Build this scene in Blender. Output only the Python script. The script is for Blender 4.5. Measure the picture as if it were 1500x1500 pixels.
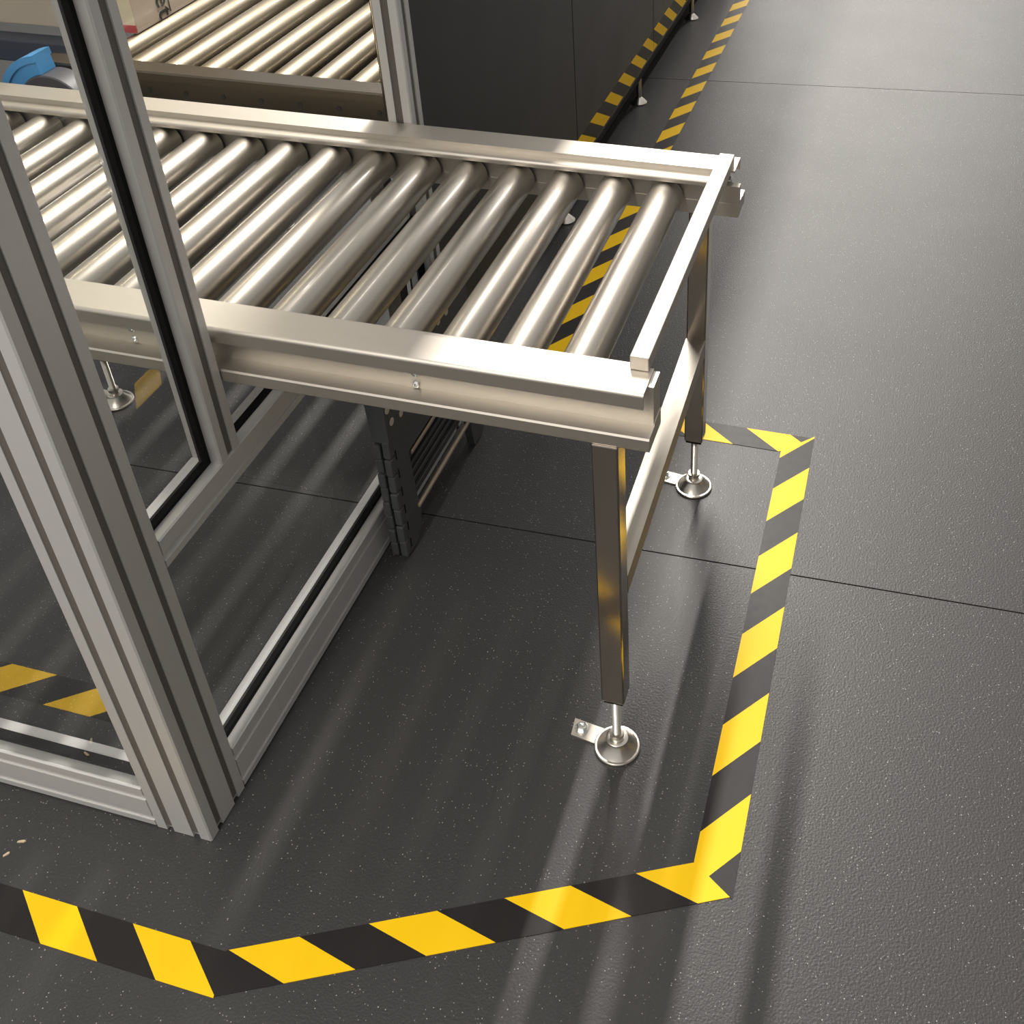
import bpy, bmesh, math, random
from mathutils import Vector, Matrix
random.seed(7)
C = bpy.context.scene.collection
for o in list(bpy.data.objects): bpy.data.objects.remove(o)
sc = bpy.context.scene

# ------------------------------------------------------------------ camera
cam = bpy.data.cameras.new('camera'); co = bpy.data.objects.new('camera', cam); C.objects.link(co)
right = Vector((0.9616746, 0.2730477, -0.0250385)); down = Vector((0.1372108, -0.5582879, -0.8182224)); fwd = Vector((-0.2373925, 0.7834281, -0.5743563))
M = Matrix((right, -down, -fwd)).transposed().to_4x4(); M.translation = (0, 0, 1.33)
co.matrix_world = M
cam.sensor_width = 36; cam.lens = 36 * 1654.36 / 1500
cam.shift_x = (750 - 885.54) / 1500; cam.shift_y = -(750 - 485.53) / 1500
cam.clip_start = 0.02
sc.camera = co
# ------------------------------------------------------------------ world, lights, exposure
w = bpy.data.worlds.new('world'); sc.world = w; w.use_nodes = True
w.node_tree.nodes['Background'].inputs[0].default_value = (1.0, 0.97, 0.95, 1)
w.node_tree.nodes['Background'].inputs[1].default_value = 0.28
sc.view_settings.view_transform = 'Standard'; sc.view_settings.look = 'None'
sc.view_settings.gamma = 1; sc.view_settings.use_curve_mapping = False
sc.view_settings.exposure = 0.95
def area(name, loc, sx, sy, power, col=(1.0, 0.945, 0.88), tgt=None):
    l = bpy.data.lights.new(name, 'AREA'); l.shape = 'RECTANGLE'; l.size = sx; l.size_y = sy; l.energy = power; l.color = col
    o = bpy.data.objects.new(name, l); C.objects.link(o); o.location = loc
    if tgt: o.rotation_euler = (Vector(tgt) - Vector(loc)).to_track_quat('-Z', 'Y').to_euler()
    return o
area('tube_light_machine', (-1.03, 3.8, 3.0), 0.07, 2.8, 118)
area('tube_light_machine_far', (-1.03, 8.8, 3.0), 0.10, 4.5, 110)
area('tube_light_aisle_far', (0.25, 9.0, 3.0), 0.10, 5.0, 95)
area('tube_light_conveyor', (-0.62, 2.8, 3.0), 0.04, 1.6, 3)
area('fill_light_front', (-0.8, -1.3, 2.9), 0.30, 2.6, 44)  # added fill from the front, no known fixture there
area('tube_light_inside', (-1.75, 1.75, 1.75), 0.04, 1.0, 1.6, (1.0, 0.86, 0.55))

# ------------------------------------------------------------------ materials
def mat(name, col, rough=0.5, metal=0.0, spec=0.5):
    m = bpy.data.materials.new(name); m.use_nodes = True
    b = m.node_tree.nodes['Principled BSDF']
    b.inputs['Base Color'].default_value = (*col, 1); b.inputs['Roughness'].default_value = rough
    b.inputs['Metallic'].default_value = metal; b.inputs['Specular IOR Level'].default_value = spec
    return m
def N(m, t, **kw):
    n = m.node_tree.nodes.new(t)
    for k, v in kw.items(): setattr(n, k, v)
    return n
def L(m, a, b): m.node_tree.links.new(a, b)
def noise_rough(m, scale, stretch, lo, hi, bump=0.0, colvar=0.0):
    """grain: stretched noise on roughness, a little bump and tone"""
    b = m.node_tree.nodes['Principled BSDF']
    tc = N(m, 'ShaderNodeTexCoord'); mp = N(m, 'ShaderNodeMapping'); mp.inputs['Scale'].default_value = stretch
    nz = N(m, 'ShaderNodeTexNoise'); nz.inputs['Scale'].default_value = scale; nz.inputs['Detail'].default_value = 4
    L(m, tc.outputs['Object'], mp.inputs[0]); L(m, mp.outputs[0], nz.inputs['Vector'])
    mr = N(m, 'ShaderNodeMapRange'); mr.inputs[3].default_value = lo; mr.inputs[4].default_value = hi
    L(m, nz.outputs['Fac'], mr.inputs[0]); L(m, mr.outputs[0], b.inputs['Roughness'])
    if bump:
        bp = N(m, 'ShaderNodeBump'); bp.inputs['Strength'].default_value = bump; bp.inputs['Distance'].default_value = 0.0005
        L(m, nz.outputs['Fac'], bp.inputs['Height']); L(m, bp.outputs[0], b.inputs['Normal'])
    if colvar:
        c = b.inputs['Base Color'].default_value[:]
        n2 = N(m, 'ShaderNodeTexNoise'); n2.inputs['Scale'].default_value = scale * 0.3; L(m, mp.outputs[0], n2.inputs['Vector'])
        mx = N(m, 'ShaderNodeMix', data_type='RGBA')
        mx.inputs[6].default_value = tuple(x * (1 - colvar) for x in c[:3]) + (1,)
        mx.inputs[7].default_value = tuple(min(1, x * (1 + colvar)) for x in c[:3]) + (1,)
        L(m, n2.outputs['Fac'], mx.inputs[0]); L(m, mx.outputs[2], b.inputs['Base Color'])
    return m
STEEL = noise_rough(mat('brushed_stainless', (0.60, 0.56, 0.50), 0.25, 1.0), 30, (1, 8, 8), 0.46, 0.52, 0.0, 0.04)
TUBE = noise_rough(mat('satin_stainless_tube', (0.44, 0.39, 0.33), 0.2, 1.0), 30, (6, 6, 0.6), 0.10, 0.15, 0.0, 0.04)
def coated(m, wgt, r):
    b = m.node_tree.nodes['Principled BSDF']; b.inputs['Coat Weight'].default_value = wgt; b.inputs['Coat Roughness'].default_value = r; b.inputs['Coat IOR'].default_value = 1.8
    return m
ROLL = coated(mat('roller_steel', (0.45, 0.415, 0.36), 0.40, 1.0), 0.6, 0.13)
BRACE = noise_rough(mat('dull_stainless', (0.40, 0.375, 0.33), 0.4, 1.0), 30, (6, 1, 6), 0.46, 0.56, 0.0, 0.05)
LITLEDGE = mat('lit_ledge_white', (0.80, 0.78, 0.77), 0.45)  # white colour stands for strong light on the inner rail ledge
ZINC = mat('zinc_bolt', (0.72, 0.74, 0.72), 0.25, 1.0)
CAST = mat('turned_steel', (0.72, 0.68, 0.61), 0.30, 1.0)
DARKSTEEL = mat('dark_bearing_cap', (0.03, 0.028, 0.026), 0.5)
RAILSHADE = noise_rough(mat('shaded_rail_steel', (0.15, 0.13, 0.10), 0.3, 0.9), 40, (1, 12, 12), 0.25, 0.4, 0.03, 0.05)  # shade between the two conveyors put into the rail colour
ALU = noise_rough(mat('anodised_aluminium', (0.64, 0.63, 0.61), 0.45, 0.35), 300, (1, 1, 1), 0.42, 0.50, 0.0, 0.02)
COVER = mat('slot_cover_grey', (0.13, 0.115, 0.10), 0.5)
GASKET = mat('black_rubber', (0.006, 0.006, 0.006), 0.75, 0, 0.2)
CLAD = noise_rough(mat('black_gloss_cladding', (0.017, 0.0165, 0.015), 0.2, 0.0, 0.5), 8, (1, 1, 1), 0.36, 0.46)
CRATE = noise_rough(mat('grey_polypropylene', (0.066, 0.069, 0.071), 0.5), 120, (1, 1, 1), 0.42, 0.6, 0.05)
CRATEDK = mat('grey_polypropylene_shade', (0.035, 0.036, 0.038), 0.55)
ROD = mat('beige_rod', (0.36, 0.29, 0.20), 0.4)
HOLE = mat('pale_plug', (0.55, 0.50, 0.42), 0.6)
BLACK = mat('matt_black', (0.004, 0.004, 0.004), 0.8, 0, 0.1)
YEL = noise_rough(mat('yellow_tape', (1.0, 0.61, 0.0), 0.45, 0, 0.3), 90, (1, 1, 1), 0.42, 0.52, 0.0, 0.02)
TBLK = noise_rough(mat('black_tape', (0.012, 0.010, 0.010), 0.4, 0, 0.35), 90, (1, 1, 1), 0.40, 0.52, 0.0)
CARD = noise_rough(mat('pale_carton', (0.62, 0.52, 0.42), 0.7), 30, (1, 1, 1), 0.6, 0.8, 0.05, 0.06)
CARD2 = mat('carton_tape', (0.74, 0.64, 0.46), 0.5)
INK = mat('black_ink', (0.02, 0.018, 0.02), 0.6)
RED = mat('red_print', (0.50, 0.06, 0.07), 0.6)
BLUE = noise_rough(mat('blue_belt', (0.07, 0.30, 0.62), 0.4), 40, (1, 1, 1), 0.35, 0.5, 0.03, 0.08)
DRUM = mat('grey_drum', (0.06, 0.06, 0.07), 0.45)
BEAM = mat('dark_blue_beam', (0.035, 0.045, 0.075), 0.4)
def glassy(name, refl, tint):
    m = bpy.data.materials.new(name); m.use_nodes = True; nt = m.node_tree
    nt.nodes.remove(nt.nodes['Principled BSDF'])
    out = nt.nodes['Material Output']
    t = N(m, 'ShaderNodeBsdfTransparent'); t.inputs[0].default_value = (*tint, 1)
    g = N(m, 'ShaderNodeBsdfAnisotropic'); g.inputs['Roughness'].default_value = 0.0; g.inputs[0].default_value = (0.95, 0.95, 0.95, 1)
    mx = N(m, 'ShaderNodeMixShader'); mx.inputs[0].default_value = refl
    L(m, t.outputs[0], mx.inputs[1]); L(m, g.outputs[0], mx.inputs[2]); L(m, mx.outputs[0], out.inputs[0])
    return m
CLEAR = glassy('clear_inner_face', 0.0, (0.97, 0.975, 0.97))
PANE_FRONT = glassy('front_pane_coating', 0.36, (0.96, 0.965, 0.96))
PANE_RIGHT = glassy('right_pane_coating', 0.15, (0.96, 0.965, 0.96))
PANE_UP = glassy('upper_pane_coating', 0.09, (0.97, 0.975, 0.97))
PANE_REAR = glassy('rear_pane_coating', 0.06, (0.97, 0.975, 0.97))

# floor: charcoal rubber sheet with leather grain and pale flecks
FLOOR = mat('charcoal_rubber', (0.05, 0.048, 0.046), 0.5)
def floor_nodes(m):
    b = m.node_tree.nodes['Principled BSDF']
    tc = N(m, 'ShaderNodeTexCoord')
    n1 = N(m, 'ShaderNodeTexNoise'); n1.inputs['Scale'].default_value = 320; n1.inputs['Detail'].default_value = 3
    n2 = N(m, 'ShaderNodeTexNoise'); n2.inputs['Scale'].default_value = 5; n2.inputs['Detail'].default_value = 4
    v = N(m, 'ShaderNodeTexVoronoi'); v.inputs['Scale'].default_value = 250
    for n in (n1, n2, v): L(m, tc.outputs['Object'], n.inputs['Vector'])
    sp = N(m, 'ShaderNodeMath', operation='LESS_THAN'); sp.inputs[1].default_value = 0.18
    L(m, v.outputs['Distance'], sp.inputs[0])
    sep = N(m, 'ShaderNodeSeparateColor'); L(m, v.outputs['Color'], sep.inputs[0])
    pick = N(m, 'ShaderNodeMath', operation='GREATER_THAN'); pick.inputs[1].default_value = 0.66
    L(m, sep.outputs[0], pick.inputs[0])
    mul = N(m, 'ShaderNodeMath', operation='MULTIPLY'); L(m, sp.outputs[0], mul.inputs[0]); L(m, pick.outputs[0], mul.inputs[1])
    bri = N(m, 'ShaderNodeMath', operation='MULTIPLY'); L(m, mul.outputs[0], bri.inputs[0]); L(m, sep.outputs[1], bri.inputs[1])
    cr = N(m, 'ShaderNodeMix', data_type='RGBA'); cr.inputs[6].default_value = (0.028, 0.0275, 0.027, 1); cr.inputs[7].default_value = (0.047, 0.0455, 0.0445, 1)
    L(m, n1.outputs['Fac'], cr.inputs[0])
    c2 = N(m, 'ShaderNodeMix', data_type='RGBA'); c2.inputs[7].default_value = (0.42, 0.40, 0.38, 1)
    L(m, bri.outputs[0], c2.inputs[0]); L(m, cr.outputs[2], c2.inputs[6]); L(m, c2.outputs[2], b.inputs['Base Color'])
    mr = N(m, 'ShaderNodeMapRange'); mr.inputs[3].default_value = 0.42; mr.inputs[4].default_value = 0.48
    L(m, n2.outputs['Fac'], mr.inputs[0]); L(m, mr.outputs[0], b.inputs['Roughness'])
    bp = N(m, 'ShaderNodeBump'); bp.inputs['Strength'].default_value = 0.55; bp.inputs['Distance'].default_value = 0.0012
    L(m, n1.outputs['Fac'], bp.inputs['Height']); L(m, bp.outputs[0], b.inputs['Normal'])
floor_nodes(FLOOR)

# ------------------------------------------------------------------ helpers
def obj(name, bm, mats, parent=None, smooth=False):
    me = bpy.data.meshes.new(name); bm.normal_update(); bm.to_mesh(me); bm.free()
    if not isinstance(mats, (list, tuple)): mats = [mats]
    for m in mats: me.materials.append(m)
    if smooth:
        for p in me.polygons: p.use_smooth = True
        try: me.set_sharp_from_angle(angle=math.radians(35))
        except Exception: pass
    o = bpy.data.objects.new(name, me); C.objects.link(o)
    if parent: o.parent = parent
    return o
def thing(name, label, cat, group=None):
    o = bpy.data.objects.new(name, None); C.objects.link(o); o.empty_display_size = 0.05
    return tag(o, label, cat, group)
def tag(o, label, cat=None, group=None):
    o['label'] = label
    if cat: o['category'] = cat
    if group: o['group'] = group
    return o
def struct(o): o['kind'] = 'structure'; return o
def box(bm, x0, x1, y0, y1, z0, z1, bev=0.0, mi=0):
    r = bmesh.ops.create_cube(bm, size=1); vs = r['verts']
    for v in vs: v.co = Vector(((x0 + x1) / 2 + v.co.x * (x1 - x0), (y0 + y1) / 2 + v.co.y * (y1 - y0), (z0 + z1) / 2 + v.co.z * (z1 - z0)))
    fs = set(f for v in vs for f in v.link_faces)
    for f in fs: f.material_index = mi
    if bev:
        es = list(set(e for v in vs for e in v.link_edges))
        bmesh.ops.bevel(bm, geom=es, offset=bev, segments=2, affect='EDGES', profile=0.5, material=-1)
    return bm
def prism(bm, poly, a0, a1, axis, mi=0):
    """extrude a 2-D outline along an axis: x:(y,z) y:(x,z) z:(x,y)"""
    def P(p, a): return {'x': (a, p[0], p[1]), 'y': (p[0], a, p[1]), 'z': (p[0], p[1], a)}[axis]
    A = [bm.verts.new(P(p, a0)) for p in poly]; B = [bm.verts.new(P(p, a1)) for p in poly]; n = len(poly)
    fs = [bm.faces.new(A[::-1]), bm.faces.new(B)]
    for i in range(n): fs.append(bm.faces.new((A[i], A[(i + 1) % n], B[(i + 1) % n], B[i])))
    for f in fs: f.material_index = mi
    bmesh.ops.recalc_face_normals(bm, faces=fs)
    return bm
def lathe(bm, prof, axis='z', at=(0, 0, 0), seg=40, mi=0):
    """prof: list of (r, h)"""
    rings = []
    for r, h in prof:
        ring = []
        for i in range(seg):
            a = 2 * math.pi * i / seg; c, s = r * math.cos(a), r * math.sin(a)
            p = {'z': (c, s, h), 'y': (c, h, s), 'x': (h, c, s)}[axis]
            ring.append(bm.verts.new(Vector(p) + Vector(at)))
        rings.append(ring)
    fs = []
    for a, b in zip(rings, rings[1:]):
        for i in range(seg): fs.append(bm.faces.new((a[i], a[(i + 1) % seg], b[(i + 1) % seg], b[i])))
    fs.append(bm.faces.new(rings[0][::-1])); fs.append(bm.faces.new(rings[-1]))
    for f in fs: f.material_index = mi
    bmesh.ops.recalc_face_normals(bm, faces=fs)
    return bm
def B(): return bmesh.new()

# ------------------------------------------------------------------ floor (sheets with open joints)
fl = B(); box(fl, -5, 4.5, -2.5, 8, -0.06, -0.010)
floor = struct(obj('floor', fl, mat('floor_bed', (0.012, 0.012, 0.012), 0.9)))
def sheet(ya0, ya1, yb0, yb1):
    """quad from x=-5 to 4.5, front edge y ya0->ya1, rear edge yb0->yb1"""
    bm = B(); g = 0.0013
    p = [(-5, ya0 + g), (4.5, ya1 + g), (4.5, yb1 - g), (-5, yb0 - g)]
    prism(bm, p, -0.012, 0.0, 'z')
    return obj('floor_sheet', bm, FLOOR, floor)
s1 = lambda x: 1.2505 + 0.029 * x
s2 = lambda x: 3.20 + 0.10 * x
sheet(-2.5, -2.5, s1(-5), s1(4.5)); sheet(s1(-5), s1(4.5), s2(-5), s2(4.5)); sheet(s2(-5), s2(4.5), 8, 8)

# ------------------------------------------------------------------ hazard tapes on the floor
def clip(poly, planes):
    for (px, py, nx, ny) in planes:      # keep (p-P).n >= 0
        out = []
        for i in range(len(poly)):
            a, b = poly[i], poly[(i + 1) % len(poly)]
            da = (a[0] - px) * nx + (a[1] - py) * ny; db = (b[0] - px) * nx + (b[1] - py) * ny
            if da >= 0: out.append(a)
            if da * db < 0:
                t = da / (da - db); out.append((a[0] + (b[0] - a[0]) * t, a[1] + (b[1] - a[1]) * t))
        poly = out
        if len(poly) < 3: return []
    return poly
def half(p, q, inside):
    """half-plane through p,q containing the point inside"""
    nx, ny = -(q[1] - p[1]), q[0] - p[0]
    if (inside[0] - p[0]) * nx + (inside[1] - p[1]) * ny < 0: nx, ny = -nx, -ny
    return (p[0], p[1], nx, ny)
def tape(label, o, d, width, q, slant, phase, u0, u1, planes=(), zt=0.0007, group='hazard tape strips on the floor'):
    """strip from o along unit d; v across to the right of d; yellow where (u - phase - slant*v/width) mod 2q < q"""
    d = Vector(d).normalized(); n = Vector((d.y, -d.x))
    W = lambda u, v: (o[0] + d.x * u + n.x * v, o[1] + d.y * u + n.y * v)
    bm = B(); k0 = int(math.floor((u0 - abs(slant) - phase) / q)) - 2; k1 = int(math.ceil((u1 + abs(slant) - phase) / q)) + 2
    ends = [(*W(u0, 0), d.x, d.y), (*W(u1, 0), -d.x, -d.y)]
    for k in range(k0, k1):
        a = phase + k * q
        poly = [W(a, 0), W(a + q, 0), W(a + q + slant, width), W(a + slant, width)]
        poly = clip(poly, list(ends) + list(planes))
        if len(poly) >= 3: prism(bm, poly, -0.0003, zt, 'z', mi=(0 if k % 2 == 0 else 1))
    t = obj('hazard_tape', bm, [YEL, TBLK]); return tag(t, label, 'tape', group)
Q, WT, SL = 0.0803, 0.0505, 0.067
# right strip: runs towards the camera; its outer (right) edge is v=0 measured from the back corner
RC_o, RC_i = (-0.080, 0.717), (-0.133, 0.751)       # front right corner, outer and inner
LC_o, LC_i = (-0.621, 0.4565), (-0.634, 0.5055)     # front left corner
BC_o, BC_i = (-0.0925, 1.587), (-0.1445, 1.535)     # back right corner
dR = Vector((RC_o[0] - BC_o[0], RC_o[1] - BC_o[1])).normalized()
tape('black and yellow floor tape along the right of the conveyor end, parallel to the aisle', BC_o, dR, 0.0535, Q, SL, 1.587 - 1.502, -0.1, 1.2,
     [half(BC_o, BC_i, (-0.1, 1.2)), half(RC_o, RC_i, (-0.1, 1.2))])
dF = Vector((-0.196 + 0.632, 0.720 - 0.507)).normalized()
tape('black and yellow floor tape slanting across the foreground between the two front corners', (-0.632, 0.507), dF, 0.050, Q, SL * 0.965, 0.0, -0.2, 0.8,
     [half(RC_o, RC_i, (-0.4, 0.6)), half(LC_o, LC_i, (-0.4, 0.6))], zt=0.0009)
tape('black and yellow floor tape at the lower left, in front of the clear front pane', (-0.915, 0.5045), (1, 0), 0.0490, 0.0778, 0.0640, 0.0, -1.6, 0.6,
     [half(LC_o, LC_i, (-1.2, 0.5))], zt=0.0008)
tape('short black and yellow floor tape behind the far conveyor foot', (-0.60, 1.5795), Vector((1, 0.004)), 0.0495, Q, 0.064, 0.385 - 2 * Q * 2, 0.015, 0.7,
     [half(BC_o, BC_i, (-0.4, 1.56)), (-0.607, 1.5, 1, 0)], zt=0.0008)
tape('long black and yellow floor tape down the aisle beside the black machine cladding', (-0.608, 5.2), (0, -1), 0.0475, 0.0747, 0.070, 5.2 - 2.987 - 14 * 2 * 0.0747, 0.0, 3.67, zt=0.0010)

# ------------------------------------------------------------------ roller conveyor
conv = thing('roller_conveyor', 'stainless steel roller conveyor passing out through the open side of the aluminium guard', 'conveyor')
YC = 1.1525
def rail(near):
    f = (lambda y: y) if near else (lambda y: 2 * YC - y)
    bm = B()
    P = lambda pts: [(f(y), z) for y, z in pts]
    # folded top flange with a rounded outer lip, inner guide bead, hollow web, lower bar
    rnd = [(.8742 + .0045 * (1 - math.cos(t)), .6115 + .0045 * math.sin(t)) for t in [math.pi / 2 * i / 6 for i in range(6, -1, -1)]]
    rin = [(.8765 + .0025 * (1 - math.cos(t)), .6108 + .0025 * math.sin(t)) for t in [math.pi / 2 * i / 6 for i in range(7)]]
    prism(bm, P([(.921, .616)] + rnd + [(.8742, .5965), (.8765, .5965)] + rin + [(.921, .6133)]), -1.56, -.226, 'x')
    end = -.2195 if near else -.240
    prism(bm, P([(.8925, .6133), (.8925, .5625), (.9205, .5625), (.9205, .6133)]), -1.555, end, 'x')
    prism(bm, P([(.8690, .560), (.8705, .5622), (.8925, .5622), (.8930, .565), (.9209, .565), (.9209, .544), (.8705, .544), (.8690, .546)]), -1.555, -.2185, 'x')
    bead = [(.9360 + .004 * math.sin(t), .6032 + .004 * math.cos(t)) for t in [math.pi / 2 * i / 5 for i in range(6)]]
    prism(bm, P([(.9206, .6072)] + bead + [(.9400, .5985), (.9206, .5985)]), -1.555, -.252, 'x')
    if not near: prism(bm, P([(.9085, .565), (.9085, .592), (.9207, .592), (.9207, .565)]), -.240, -.2185, 'x')
    o = obj('side_rail', bm, STEEL, conv)
    for k, bx in enumerate((-.49, -.852, -1.214) if near else (-.534, -.895, -1.266)):
        for z in (.5825, .5675):
            bb = B(); ya = .8925
            lathe(bb, [(.0045, f(ya)), (.0045, f(ya - .0018)), (.0036, f(ya - .0026)), (.0026, f(ya - .0026)), (.0024, f(ya - .0006))], 'y', (bx, 0, z), 14)
            obj('rail_bolt', bb, ZINC, o)
    return o
rail(True); rail(False)
# far end fasteners of the far rail
e = B(); lathe(e, [(.0065, -.2425), (.0065, -.234), (.004, -.232)], 'x', (0, 1.405, .590), 14); lathe(e, [(.005, -.2425), (.005, -.236), (.003, -.235)], 'x', (0, 1.410, .607), 14)
obj('end_fastener', e, ZINC, conv)
R_ = 0.0243; PITCH = 0.0732
def roller_mesh(y0, y1):
    bm = B()
    lathe(bm, [(.0195, y0 + .004), (.0225, y0 + .0035), (.0232, y0 + .0042), (R_, y0 + .0065), (R_, y1 - .0065), (.0232, y1 - .0042), (.0225, y1 - .0035), (.0195, y1 - .004)], 'y', (0, 0, 0), 48, 0)
    for a, b in ((y0 - .001, y0 + .0042), (y1 - .0042, y1 + .001)): lathe(bm, [(.0055, a), (.0055, b)], 'y', (0, 0, 0), 6, 1)
    for a, b in ((y0 + .0015, y0 + .004), (y1 - .004, y1 - .0015)): lathe(bm, [(.0185, a), (.0185, b)], 'y', (0, 0, 0), 24, 1)
    return bm
r0 = obj('roller', roller_mesh(.9225, 1.3825), [ROLL, DARKSTEEL], conv, smooth=True)
r0.location = (-.320, 0, .597 - R_)
for k in range(1, 17):
    r = r0.copy(); C.objects.link(r); r.location.x = -.320 - PITCH * k
    r.rotation_euler = (0, 0, 0)
# end stop bar lying across the two rails
bm = B(); box(bm, -.2505, -.2295, .9135, 1.4000, .6161, .6335, .0012); obj('end_stop_bar', bm, STEEL, conv)
# legs, adjustable feet
def leg(x, y):
    bm = B(); box(bm, x - .0150, x + .0150, y - .0150, y + .0150, .112, .5445, .002)
    lg = obj('leg', bm, TUBE, conv)
    bm = B(); box(bm, x - .0128, x + .0128, y - .0128, y + .0128, .107, .1125, .001); obj('end_plug', bm, GASKET, lg)
    bm = B(); prof = []
    z = .030
    while z < .108: prof += [(.0052, z), (.0060, z + .0006)]; z += .0013
    prof.append((.0055, .109)); lathe(bm, prof, 'z', (x, y, 0), 18); obj('threaded_rod', bm, CAST, lg)
    bm = B(); lathe(bm, [(.0300, .0003), (.0310, .0012), (.0310, .0036), (.0298, .0048), (.0275, .0050), (.0155, .0180), (.0150, .0210), (.0125, .0222), (.0085, .0222), (.0085, .0265), (.0098, .0270), (.0098, .0330), (.0060, .0335)], 'z', (x, y, 0), 48)
    obj('levelling_foot', bm, CAST, lg, smooth=True)
    bm = B(); a = math.radians(9)
    p = [(-.068, -.0135), (-.020, -.0135), (-.020, .0135), (-.066, .0135)]
    prism(bm, [(x + u * math.cos(a) - v * math.sin(a) + .0, y + .004 + u * math.sin(-a) * .9 + v) for u, v in p], .0004, .0032, 'z')
    obj('anchor_plate', bm, STEEL, lg)
    bx, by = x - .0535, y + .013
    bm = B(); lathe(bm, [(.0095, .0032), (.0095, .0045), (.0085, .0047)], 'z', (bx, by, 0), 20); lathe(bm, [(.0070, .0046), (.0070, .0100), (.0058, .0112), (.0035, .0112), (.0030, .0090)], 'z', (bx, by, 0), 6)
    obj('anchor_bolt', bm, ZINC, lg)
    return lg
NY, FY = .883, 1.406
leg(-.2675, NY); leg(-.2755, FY); leg(-1.393, NY); leg(-1.393, 1.366)
bm = B(); p = [(-.2825, NY + .015), (-.2525, NY + .015), (-.2605, FY - .015), (-.2905, FY - .015)]
prism(bm, p, .290, .320, 'z'); obj('cross_brace', bm, BRACE, conv)
bm = B(); box(bm, -1.407, -1.379, NY + .015, 1.351, .290, .320, .0015); obj('cross_brace', bm, TUBE, conv)

# ------------------------------------------------------------------ aluminium guard with panes
guard = thing('machine_guard', 'aluminium profile machine guard with clear panes at the left', 'guard frame')
def slot_profile(w, h, slots, g=.010, dep=.0045, c=.0018):
    """outline of a w x h section; slots = dict side -> list of slot centres"""
    pts = []
    def side(a, b, n, cs):
        a, b, n = Vector(a), Vector(b), Vector(n); t = (b - a).normalized(); Ln = (b - a).length
        pts.append(a + t * c)
        for s in sorted(cs):
            pts.extend([a + t * (s - g / 2), a + t * (s - g / 2) - n * dep, a + t * (s + g / 2) - n * dep, a + t * (s + g / 2)])
        pts.append(b - t * c)
    side((0, 0), (w, 0), (0, -1), slots.get('b', [])); side((w, 0), (w, h), (1, 0), slots.get('r', []))
    side((w, h), (0, h), (0, 1), [w - s for s in slots.get('t', [])]); side((0, h), (0, 0), (-1, 0), [h - s for s in slots.get('l', [])])
    return [tuple(p) for p in pts]
XO = -.724                                  # outer face of the right side
# corner post 80 x 80
pa = slot_profile(.080, .080, {'b': [.021, .059], 'r': [.021, .059], 't': [.04], 'l': [.04]})
bm = B(); prism(bm, [(XO - .080 + x, .620 + y) for x, y in pa], .001, 2.05, 'z'); pA = obj('corner_post', bm, ALU, guard)
for s in (.021, .059):
    bm = B(); box(bm, XO - .080 + s - .0048, XO - .080 + s + .0048, .6215, .6246, .010, 2.05); obj('slot_cover', bm, COVER, pA)
    bm = B(); box(bm, XO - .0046, XO - .0015, .620 + s - .0048, .620 + s + .0048, .010, 2.05); obj('slot_cover', bm, COVER, pA)
# slim posts 40 x 40
def slim(x1, y0, z0, z1, gasket=None):
    p = slot_profile(.040, .040, {'b': [.020] if gasket is None else [], 'r': [.020], 't': [.020], 'l': [.020]}, g=.012)
    bm = B(); prism(bm, [(x1 - .040 + x, y0 + y) for x, y in p], z0, z1, 'z'); o = obj('slim_post', bm, ALU, guard)
    bm = B(); box(bm, x1 - .0046, x1 - .0020, y0 + .0142, y0 + .0258, z0 + .002, z1); obj('slot_cover', bm, COVER, o)
    if gasket is None:
        bm = B(); box(bm, x1 - .0258, x1 - .0142, y0 + .0020, y0 + .0046, z0 + .002, z1); obj('slot_cover', bm, COVER, o)
    return o
ZR = .453                                   # top of the middle rail
pB = slim(XO, .8275, ZR, 2.05, gasket=True)
pC = slim(XO - .002, 1.430, .001, 2.05)
# horizontal rails: lower 80 x 40 on the floor, middle 40 x 40
low = slot_profile(.040, .080, {'r': [.0165, .060], 'l': [.02, .06]}, g=.010, dep=.0022)
bm = B(); prism(bm, [(XO - .040 + x, .002 + y) for x, y in low], .7005, 1.4300, 'y'); lr = obj('lower_rail', bm, ALU, guard)
bm = B(); prism(bm, [(XO - .0402 - (XO - .040 + x) + XO, .002 + y) for x, y in low], -2.6, -1.0, 'y')
bm.free()
lowf = [(.620 + .040 - x, .002 + y) for x, y in low]
bm = B(); prism(bm, lowf, -2.6, XO - .0805, 'x'); fr = obj('lower_rail', bm, ALU, guard)
midp = slot_profile(.040, .042, {'r': [.016], 'l': [.02]}, g=.010, dep=.0022)
bm = B(); prism(bm, [(XO - .040 + x, ZR - .042 + y) for x, y in midp], .7005, 1.4300, 'y'); mr_ = obj('middle_rail', bm, ALU, guard)
# black glazing gaskets
def gask(parent, *b): bm = B(); box(bm, *b); return obj('glazing_gasket', bm, GASKET, parent)
gx0, gx1 = XO - .026, XO - .0145
gask(lr, gx0, gx1, .7005, 1.4300, .0815, .0890)
gask(mr_, gx0, gx1, .7005, .8275, ZR - .0005, ZR + .005)
gask(mr_, gx0, gx1, .8675, 1.4300, ZR - .0005, ZR + .001)
gask(pB, gx0, gx1, .8215, .8280, ZR + .004, 2.05)
gask(pA, gx0, gx1, .6995, .7030, ZR, 2.05)
gask(pC, gx0, gx1, 1.4230, 1.4305, .085, ZR - .043)
gy0, gy1 = .620 + .0145, .620 + .026
gask(fr, -2.6, XO - .0805, gy0, gy1, .0815, .0890)
def lit_strip(parent, *b): bm = B(); box(bm, *b); return tag(obj('lit_ledge', bm, LITLEDGE, parent), 'white strip painted as the brightly lit inner rail edge')
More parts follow.
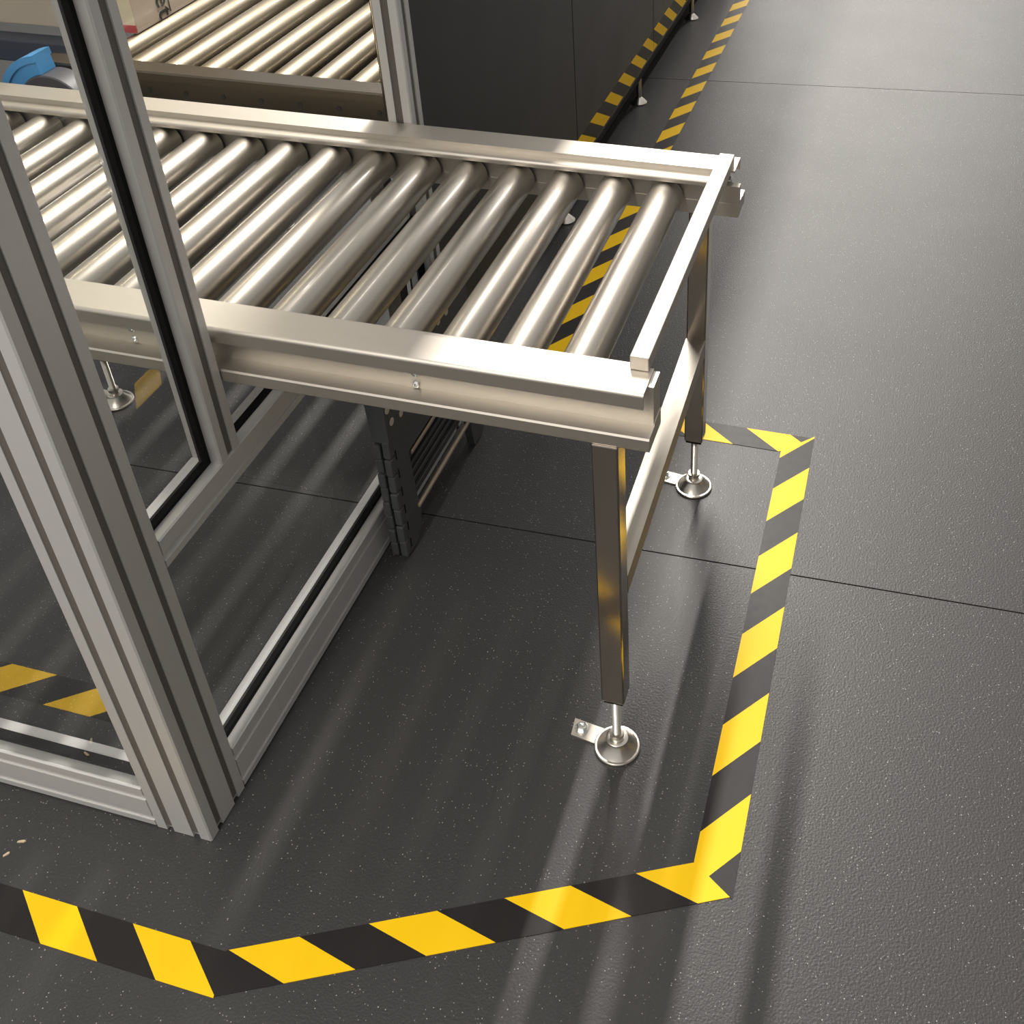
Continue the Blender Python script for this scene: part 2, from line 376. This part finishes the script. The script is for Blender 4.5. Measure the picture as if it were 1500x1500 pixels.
lit_strip(lr, XO - .0400, gx0 - .0005, .7005, 1.4300, .0822, .0870)
lit_strip(mr_, XO - .0400, gx0 - .0005, .7005, .8275, ZR - .0002, ZR + .003)
lit_strip(fr, -2.6, XO - .0805, gy1 + .0005, .6600, .0822, .0870)
def pane(m, n, *b):
    """sheet of glazing; the coated outer side (normal n) mirrors a little"""
    bm = B(); box(bm, *b); bm.normal_update()
    for f in bm.faces: f.material_index = 0 if f.normal.dot(Vector(n)) > .9 else 1
    return obj('pane', bm, [m, CLEAR], guard)
px0, px1 = XO - .0225, XO - .0185
pane(PANE_RIGHT, (1, 0, 0), px0, px1, .7035, 1.4225, .0892, ZR - .0425)
pane(PANE_UP, (1, 0, 0), px0, px1, .7035, .8210, ZR + .0052, 2.04)
pane(PANE_FRONT, (0, -1, 0), -2.6, XO - .081, .6222, .6252, .0828, 2.04)
pane(PANE_REAR, (0, -1, 0), -2.6, XO - .052, 1.4620, 1.4660, .66, 2.04)
# bent bright edge trim of the rear pane, beside the far post
bm = B(); pts = [(XO - .0435 - .018 * math.sin(t) - .001, 1.4600 - .012 * math.cos(t) + .008) for t in [i * math.pi / 20 for i in range(11)]]
pts += [(XO - .0625, 1.470), (XO - .0440, 1.470)]
prism(bm, pts, .60, 2.04, 'z'); obj('edge_trim', bm, mat('polished_trim', (0.85, 0.75, 0.52), 0.06, 1.0), guard, smooth=True)

# ------------------------------------------------------------------ second conveyor inside the machine
rear = thing('roller_conveyor', 'rear roller conveyor with shaded side rail, seen through the guard opening behind the first conveyor', 'conveyor')
def rrail(f):
    bm = B()
    prism(bm, [(f(.040), .616), (f(.002), .616), (f(0), .613), (f(0), .600), (f(.002), .600), (f(.002), .6125), (f(.040), .6125)], -1.467, -.810, 'x')
    prism(bm, [(f(.006), .6125), (f(.006), .480), (f(.040), .480), (f(.040), .6125)], -1.467, -.810, 'x')
    o = obj('side_rail', bm, RAILSHADE, rear); return o
ra = rrail(lambda t: 1.522 + t); rrail(lambda t: 2.080 - t)
for bx in (-.895, -1.266):
    for z in (.552, .537):
        bb = B(); lathe(bb, [(.0050, 1.528), (.0050, 1.526), (.0028, 1.5245)], 'y', (bx, 0, z), 12); obj('rail_bolt', bb, ZINC, ra)
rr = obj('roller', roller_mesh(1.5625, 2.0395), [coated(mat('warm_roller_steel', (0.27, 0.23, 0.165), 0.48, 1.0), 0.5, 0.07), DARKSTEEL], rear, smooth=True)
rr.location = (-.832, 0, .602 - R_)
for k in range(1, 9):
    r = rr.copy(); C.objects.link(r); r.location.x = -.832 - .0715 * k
for k in range(9):
    bb = B(); lathe(bb, [(.0048, 1.528), (.0048, 1.5268)], 'y', (-.832 - .0715 * k, 0, .580), 6); obj('axle_end', bb, DARKSTEEL, ra)
for x in (-.86, -1.425):
    for y in (1.545, 2.057):
        bm = B(); box(bm, x - .015, x + .015, y - .015, y + .015, .03, .481, .002); lg = obj('leg', bm, TUBE, rear)
        bm = B(); lathe(bm, [(.030, .0004), (.031, .003), (.012, .020), (.008, .034)], 'z', (x, y, 0), 24); obj('levelling_foot', bm, CAST, lg)

# carton standing on the rear conveyor
cart = thing('carton', 'pale carton standing at the left end of the rear rollers', 'box')
bm = B(); box(bm, -1.80, -1.398, 1.704, 1.97, .603, 1.00, .002); obj('carton_body', bm, CARD, cart)
bm = B(); box(bm, -1.470, -1.3975, 1.7028, 1.7042, .62, 1.0); obj('packing_tape', bm, CARD2, cart)
bm = B(); box(bm, -1.470, -1.3972, 1.7016, 1.7030, .606, .620); obj('red_band', bm, RED, cart)
cu = bpy.data.curves.new('print', 'FONT'); cu.body = 'et'; cu.size = .060; cu.extrude = .0004
to = bpy.data.objects.new('print', cu); C.objects.link(to)
dg = bpy.context.evaluated_depsgraph_get(); me = bpy.data.meshes.new_from_object(to.evaluated_get(dg)); C.objects.unlink(to); bpy.data.objects.remove(to)
me.materials.clear(); me.materials.append(INK)
# reading direction runs down the +x face, tops of the letters towards +y
me.transform(Matrix(((0, 0, 1, -1.3972), (0, 1, 0, 1.776), (-1, 0, 0, .6535), (0, 0, 0, 1))))
po = bpy.data.objects.new('printed_letters', me); C.objects.link(po); po.parent = cart
bm = B(); box(bm, -1.3979, -1.3970, 1.811, 1.8130, .610, .80); obj('printed_line', bm, INK, cart)

# blue belt end drum beside the rear conveyor
belt = thing('belt_conveyor', 'blue belt conveyor end with grey drum, at the upper left behind the first conveyor', 'conveyor')
bcx, bcz = -1.415, .541
bm = B(); lathe(bm, [(.071, 1.470), (.073, 1.472), (.073, 1.512), (.071, 1.514)], 'y', (bcx, 0, bcz), 48); obj('drum', bm, DRUM, belt, smooth=True)
bm = B(); arc = [math.radians(a) for a in range(98, 262, 6)]
for r1, r2, ya, yb in ((.0735, .096, 1.4745, 1.512), (.096, .108, 1.470, 1.516)):
    prism(bm, [(bcx + r2 * math.cos(t), bcz + r2 * math.sin(t)) for t in arc] + [(bcx + r1 * math.cos(t), bcz + r1 * math.sin(t)) for t in arc[::-1]], ya, yb, 'y')
obj('belt', bm, BLUE, belt)
bm = B(); box(bm, -2.4, -1.528, 1.660, 1.700, .545, .590, .004); bt = obj('side_beam', bm, BEAM, belt)
bm = B(); box(bm, -1.5285, -1.512, 1.661, 1.699, .548, .589, .010); obj('beam_cap', bm, BLUE, bt)
bm = B(); box(bm, -2.2, -2.16, 1.660, 1.700, .001, .546, .002); obj('leg', bm, DRUM, belt)
bm = B(); box(bm, -2.3, bcx, 1.4850, 1.5000, .530, .552, .002); obj('drum_arm', bm, BEAM, belt)
bm = B(); box(bm, -2.3, -2.26, 1.480, 1.700, .001, .552, .002); obj('leg', bm, DRUM, belt)

# ------------------------------------------------------------------ black cladding of the machine
clad = thing('machine_cladding', 'glossy black machine cladding with hazard tape along its lower edge', 'machine')
XF, ZB, ZT = -.760, .074, 1.89
ys = [1.486, 2.3365, 3.088, 3.84, 4.59, 5.3]
for a, b in zip(ys, ys[1:]):
    bm = B(); box(bm, XF - .04, XF, a + .0012, b - .0012, ZB + .018, ZT, .0015); obj('cladding_panel', bm, CLAD, clad)
bm = B(); box(bm, XF - .038, XF + .001, ys[0], ys[-1], ZB, ZB + .0175, .001); obj('bottom_lip', bm, mat('grey_lip', (.022, .021, .020), .8, 0, .15), clad)
bm = B(); box(bm, XF - .047, XF - .0415, 2.11, ys[-1], .001, .20); obj('light_block', bm, mat('light_block_black', (.010, .010, .010), .8, 0, .1), clad)  # added dark sheet, keeps lamp light off the floor under the cladding
bm = B()                                    # tape band, cut at the panel joints
for a, b in zip(ys, ys[1:]):
    k = -2
    for k in range(-6, 60):
        for c in (0, 1):
            y0 = 1.505 - .5 + k * .1305 + c * .060; y1 = y0 + (.060 if c == 0 else .0705)
            # v grows downward from z=.163 to z=.1
            poly = [(y0, .1625), (y1, .1625), (y1 + .115, .1005), (y0 + .115, .1005)]
            poly = clip(poly, [(a + .002, 0, 1, 0), (b - .002, 0, -1, 0)])
            if len(poly) >= 3: prism(bm, poly, XF - .0002, XF + .0006, 'x', mi=c)
obj('hazard_tape', bm, [YEL, TBLK], clad)
for i, y in enumerate((2.236, 2.940, 3.650, 4.36)):
    bm = B(); lathe(bm, [(.022, .0004), (.023, .003), (.021, .005), (.010, .016), (.007, .018), (.007, .075)], 'z', (XF - .006, y, 0), 24)
    obj('levelling_foot', bm, CAST, clad, smooth=True)

# ------------------------------------------------------------------ folded grey crate under the conveyor
cr = thing('folding_crate', 'dark grey folded plastic crate standing on edge under the conveyor', 'crate')
X0, X1 = -.708, -.681
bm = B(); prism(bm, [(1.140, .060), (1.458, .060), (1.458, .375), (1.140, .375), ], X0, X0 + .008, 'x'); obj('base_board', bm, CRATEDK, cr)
bm = B(); prism(bm, [(1.140, .172), (1.180, .172), (1.188, .182), (1.400, .182), (1.412, .172), (1.458, .172), (1.458, .36), (1.448, .372), (1.140, .372)], X1 - .006, X1, 'x'); up = obj('side_board', bm, CRATE, cr)
bm = B(); prism(bm, [(1.140, .004), (1.168, .004), (1.190, .030), (1.194, .055), (1.188, .085), (1.184, .172), (1.140, .172)], X1 - .008, X1, 'x'); obj('corner_post', bm, CRATE, cr)
bm = B(); prism(bm, [(1.405, .040), (1.412, .004), (1.450, .004), (1.458, .012), (1.458, .172), (1.412, .172)], X1 - .010, X1 + .004, 'x'); obj('corner_post', bm, CRATE, cr)
bm = B()
for i, (z0, z1) in enumerate(((.083, .095), (.104, .112), (.121, .129), (.138, .146), (.156, .166))):
    box(bm, X0 + .008, X1 - .006 + (.002 if i == 0 else 0), 1.186, 1.410, z0, z1, .001)
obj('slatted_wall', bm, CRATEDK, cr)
for y in (1.225, 1.30, 1.365):
    bm = B(); box(bm, X0 + .0075, X0 + .0085, y - .016, y + .016, .088, .103); obj('slot_opening', bm, BLACK, cr)
bm = B(); box(bm, X1 - .002, X1 + .004, 1.184, 1.416, .062, .069, .002); obj('edge_rod', bm, ROD, cr)
bm = B(); box(bm, X1 - .001, X1 + .002, 1.190, 1.416, .171, .177, .0008); obj('edge_rod', bm, ROD, cr)
# two hinge columns on the end: knuckles with gaps between
for cx0, cx1, n in ((X0 - .001, X0 + .0115, 8), (X0 + .0145, X1, 7)):
    H0 = .004; H1 = .245 if n == 7 else .238
    for i in range(n):
        z0 = H0 + (H1 - H0) * i / n; z1 = H0 + (H1 - H0) * (i + 1) / n - .0022
        bm = B(); out = .0015 if i % 2 else 0
        box(bm, cx0, cx1, 1.128 - out, 1.1415, z0, z1, .0022); obj('hinge_knuckle', bm, CRATE, cr)
for i in range(6):
    z = .014 + i * .037; bm = B(); box(bm, X1 - .0005, X1 + .0004, 1.1425, 1.1450, z, z + .018); obj('hinge_slit', bm, BLACK, cr)
bm = B(); prism(bm, [(X0, .240), (X1, .240), (X1 - .001, .372), (X0 - .006, .372)], 1.130, 1.141, 'y'); obj('end_board', bm, CRATE, cr)
for y, z in ((1.141, .297), (1.179, .262), (1.148, .2695), (1.305, .325), (1.340, .321), (1.372, .319)):
    bm = B(); lathe(bm, [(.0065, X1 - .0004), (.0065, X1 + .0006), (.006, X1 + .0008)], 'x', (0, y, z), 20); obj('hole_plug', bm, HOLE, up)

# ------------------------------------------------------------------ wood splinters on the floor
for i, (x, y, a, ln) in enumerate(((-.959, .5575, 20, .0055), (-.966, .538, 55, .0045))):
    bm = B(); prism(bm, [(-ln, -.0012), (ln * .6, -.0018), (ln, 0), (ln * .5, .0016), (-ln * .8, .0010)], .0002, .0018, 'z')
    o = obj('wood_splinter', bm, mat('pale_wood', (.62, .50, .34), .7)); o.location = (x, y, 0); o.rotation_euler = (0, 0, math.radians(a))
    tag(o, ['pale wood splinter on the dark floor before the front rail, the longer one', 'tiny wood splinter nearest the left edge, below the longer one'][i], 'splinter')

# added wall, out of view right of the aisle, to darken floor and metal
GREYP = mat('grey_panel', (.16, .155, .15), .5)
shade_wall = thing('machine_cladding', 'added unseen grey wall across the aisle, right of the conveyor', 'machine')
for a, b in ((-1.6, .2), (.2, 2.0), (2.0, 3.8), (3.8, 5.6), (5.6, 7.4)):
    bm = B(); box(bm, 1.60, 1.64, a + .0012, b - .0012, .075, 2.1, .0015); obj('cladding_panel', bm, GREYP, shade_wall)
bm = B(); box(bm, 1.60, 2.4, -1.6, 7.4, .001, .0745); obj('plinth', bm, mat('plinth_black', (.015, .015, .015), .6), shade_wall)
